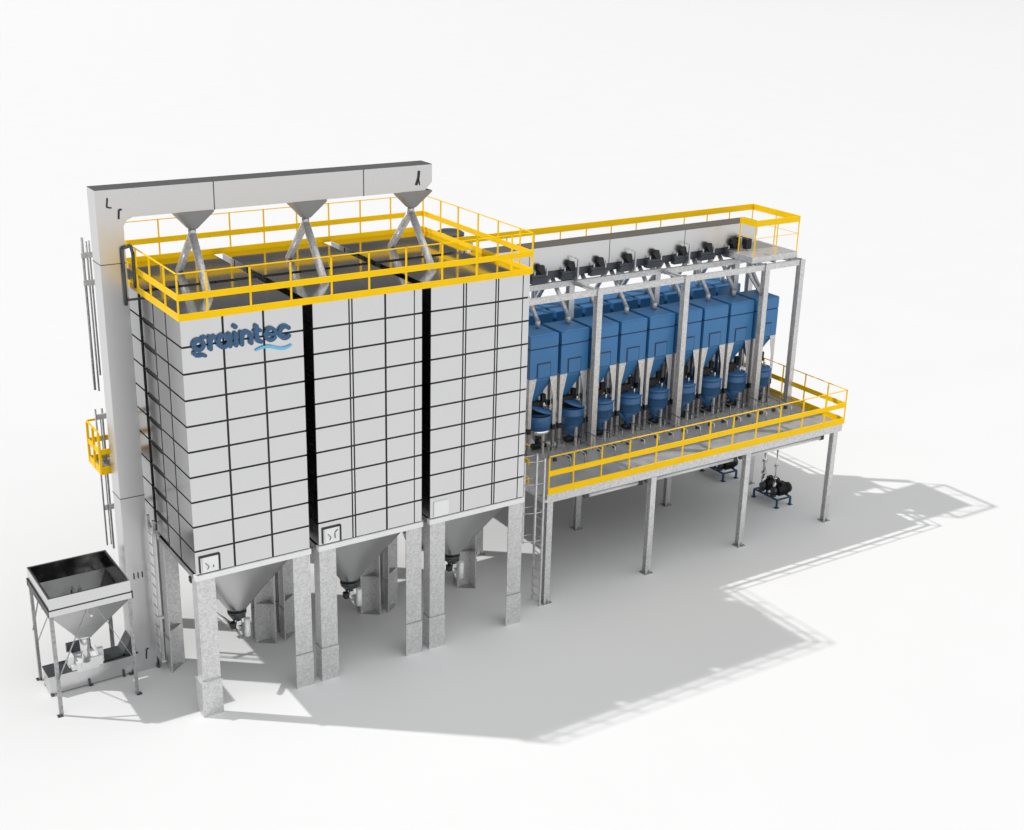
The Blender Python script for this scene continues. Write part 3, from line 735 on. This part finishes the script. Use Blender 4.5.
# ------------------------------------------------------------------ discharge pipes on the platform
def make_dp(x, label):
    t = thing('discharge_pipe', label, 'pipe', (x, 2.2, PZ), 'thin grey pipes running forward on the platform deck')
    MB().rod([(x, 3.25, 4.05), (x, 1.62, 4.05), (x, 1.62, PZ)], .018, 8).build('tube', 'galv2', t)
    MB().tube((x, 1.62, PZ), (x, 1.62, PZ + .02), .06, 12).build('flange', 'galv2', t)
    MB().tube((x, 2.75, PZ), (x, 2.75, 4.03), .016, 8).build('support', 'galv2', t)
    MB().box(x + .06, 2.5, PZ, x + .15, 2.60, PZ + .10).build('junction_box', 'dark', t)
    return t
WHERE = ['beside the silo'] + ['near the %s vessel' % ORD[k] for k in range(1, 8)] + ['at the far end']
dp = make_dp(BX + .42, 'thin pipe before the blue bowl shaped vessel, nearer one of its pair')
for k in range(18):
    if k == 0: continue
    i, h = divmod(k, 2)
    vn = 'blue bowl shaped vessel' if i == 0 else ('last blue vessel' if i == 8 else '%s blue vessel from the silo' % ORD[i])
    place(dp, BP * i + h * .56, 'thin pipe before the %s, %s one of its pair' % (vn, 'farther' if h else 'nearer'))

# ------------------------------------------------------------------ blower skids on the floor
def make_skid(x0, y0, label):
    t = thing('blower_skid', label, 'blower', (x0 + .32, y0 + .57, 0), 'black twin blowers on blue floor stands')
    f = MB(); z = .30; x1, y1 = x0 + .64, y0 + 1.16
    for a, b_ in (((x0, y0), (x1, y0)), ((x0, y1), (x1, y1)), ((x0, (y0 + y1) / 2), (x1, (y0 + y1) / 2))): f.bar((a[0], a[1], z), (b_[0], b_[1], z), .05, .045)
    for X in (x0, x1): f.bar((X, y0 - .02, z - .001), (X, y1 + .02, z - .001), .05, .05)
    f.build('stand_frame', 'frameblue', t)
    for X in (x0, x1):
        for Y in (y0, y1):
            l = MB(); l.bar((X, Y, .02), (X, Y, .275), .06, .06); l.box(X - .075, Y - .075, 0, X + .075, Y + .075, .02); l.build('leg', 'frameblue', t)
    for Y in (y0 + .30, y0 + .87):
        m_ = MB(); m_.tube((x0 + .20, Y, .53), (x0 + .80, Y, .53), .19, 20)
        for q in range(7): m_.tube((x0 + .26 + q * .07, Y, .53), (x0 + .285 + q * .07, Y, .53), .205, 20)
        m_.tube((x0 + .80, Y, .53), (x0 + .86, Y, .53), .16, 20, r2=.1); m_.box(x0 + .25, Y - .12, .325, x0 + .7, Y + .12, .40); m_.box(x0 + .36, Y - .1, .70, x0 + .56, Y + .1, .80)
        m_.build('motor', 'motor', t)
        p = MB(); p.tube((x0 + .04, Y, .53), (x0 + .18, Y, .53), .12, 18); p.box(x0 + .0, Y - .09, .325, x0 + .14, Y + .09, .40)
        pn = p.build('blower_head', 'dark', t)
    for Y, r, zt in ((y0 + .87, .05, 2.1), (y0 + .30, .028, 2.3)):
        p = MB(); p.tube((x0 + .1, Y, .68), (x0 + .1, Y, zt), r, 14)
        for zz in (1.0, 1.45): p.tube((x0 + .1, Y, zz), (x0 + .1, Y, zz + .05), r + .05, 14)
        p.tube((x0 + .1, Y, .66), (x0 + .1, Y, .84), r + .03, 14)
        p.build('riser_pipe', 'steel', t)
    return t
s0 = make_skid(21.85, 2.20, 'black twin blower on a blue stand, in full view on the floor')
place(s0, -.03, 'black twin blower half hidden under the far edge of the platform', 2.78)

# ------------------------------------------------------------------ world, lamp, camera
w = bpy.data.worlds.new('World'); sc.world = w; w.use_nodes = True
nt = w.node_tree; N, L = nt.nodes.new, nt.links.new
bgn = next(n for n in nt.nodes if n.type == 'BACKGROUND')
tc = N('ShaderNodeTexCoord'); 
r1 = N('ShaderNodeMapRange'); r1.interpolation_type = 'SMOOTHSTEP'
r1.inputs['From Min'].default_value = -.35; r1.inputs['From Max'].default_value = .55
r1.inputs['To Min'].default_value = .30; r1.inputs['To Max'].default_value = 1.44
dt = N('ShaderNodeVectorMath'); dt.operation = 'DOT_PRODUCT'; dt.inputs[1].default_value = (.45, -.89, .12)
L(tc.outputs['Generated'], dt.inputs[0]); L(dt.outputs['Value'], r1.inputs['Value'])
sp = N('ShaderNodeSeparateXYZ'); L(tc.outputs['Generated'], sp.inputs['Vector'])
r2 = N('ShaderNodeMapRange'); r2.interpolation_type = 'SMOOTHSTEP'
r2.inputs['From Min'].default_value = .0; r2.inputs['From Max'].default_value = .75
r2.inputs['To Min'].default_value = .12; r2.inputs['To Max'].default_value = 1
L(sp.outputs['Z'], r2.inputs['Value'])
hz = N('ShaderNodeMath'); hz.operation = 'MULTIPLY'
L(r1.outputs['Result'], hz.inputs[0]); L(r2.outputs['Result'], hz.inputs[1])
r3 = N('ShaderNodeMapRange'); r3.interpolation_type = 'SMOOTHSTEP'      # pale studio backdrop along the horizon
r3.inputs['From Min'].default_value = .05; r3.inputs['From Max'].default_value = .14
r3.inputs['To Min'].default_value = .95; r3.inputs['To Max'].default_value = 0
L(sp.outputs['Z'], r3.inputs['Value'])
hm = N('ShaderNodeMath'); hm.operation = 'MAXIMUM'
L(hz.outputs['Value'], hm.inputs[0]); L(r3.outputs['Result'], hm.inputs[1])
cb = N('ShaderNodeCombineColor')
for k, g_ in (('Red', .99), ('Green', 1.0), ('Blue', 1.01)):
    mm = N('ShaderNodeMath'); mm.operation = 'MULTIPLY'; mm.inputs[1].default_value = g_
    L(hm.outputs['Value'], mm.inputs[0]); L(mm.outputs['Value'], cb.inputs[k])
L(cb.outputs['Color'], bgn.inputs['Color']); bgn.inputs['Strength'].default_value = 1.0

LD = Vector((.484, -.379, -.789)).normalized(); DIST = 3000
lamp = bpy.data.lights.new('key_lamp', 'SPOT'); lamp.energy = 2.68e8; lamp.shadow_soft_size = 24
lamp.spot_size = R(45); lamp.spot_blend = .1; lamp.color = (1, .99, .975)
lo = bpy.data.objects.new('key_lamp', lamp); col.objects.link(lo)
lo.location = Vector((10, 2, 4)) - LD * DIST
lo.rotation_euler = LD.to_track_quat('-Z', 'Y').to_euler()

cam = bpy.data.cameras.new('camera'); cam.sensor_fit = 'HORIZONTAL'; cam.sensor_width = 36
cam.lens = 1312.4 / 1024 * 36; cam.clip_end = 12000; cam.clip_start = .5
cob = bpy.data.objects.new('camera', cam); col.objects.link(cob)
cob.location = (-9.4965, -27.8845, 18.81); cob.rotation_euler = (1.2185, -.0257, -.5781)
sc.camera = cob
sc.view_settings.view_transform = 'Standard'; sc.view_settings.look = 'None'
sc.view_settings.exposure = 0; sc.view_settings.gamma = 1
sc.cycles.max_bounces = 8; sc.cycles.diffuse_bounces = 4; sc.cycles.glossy_bounces = 4
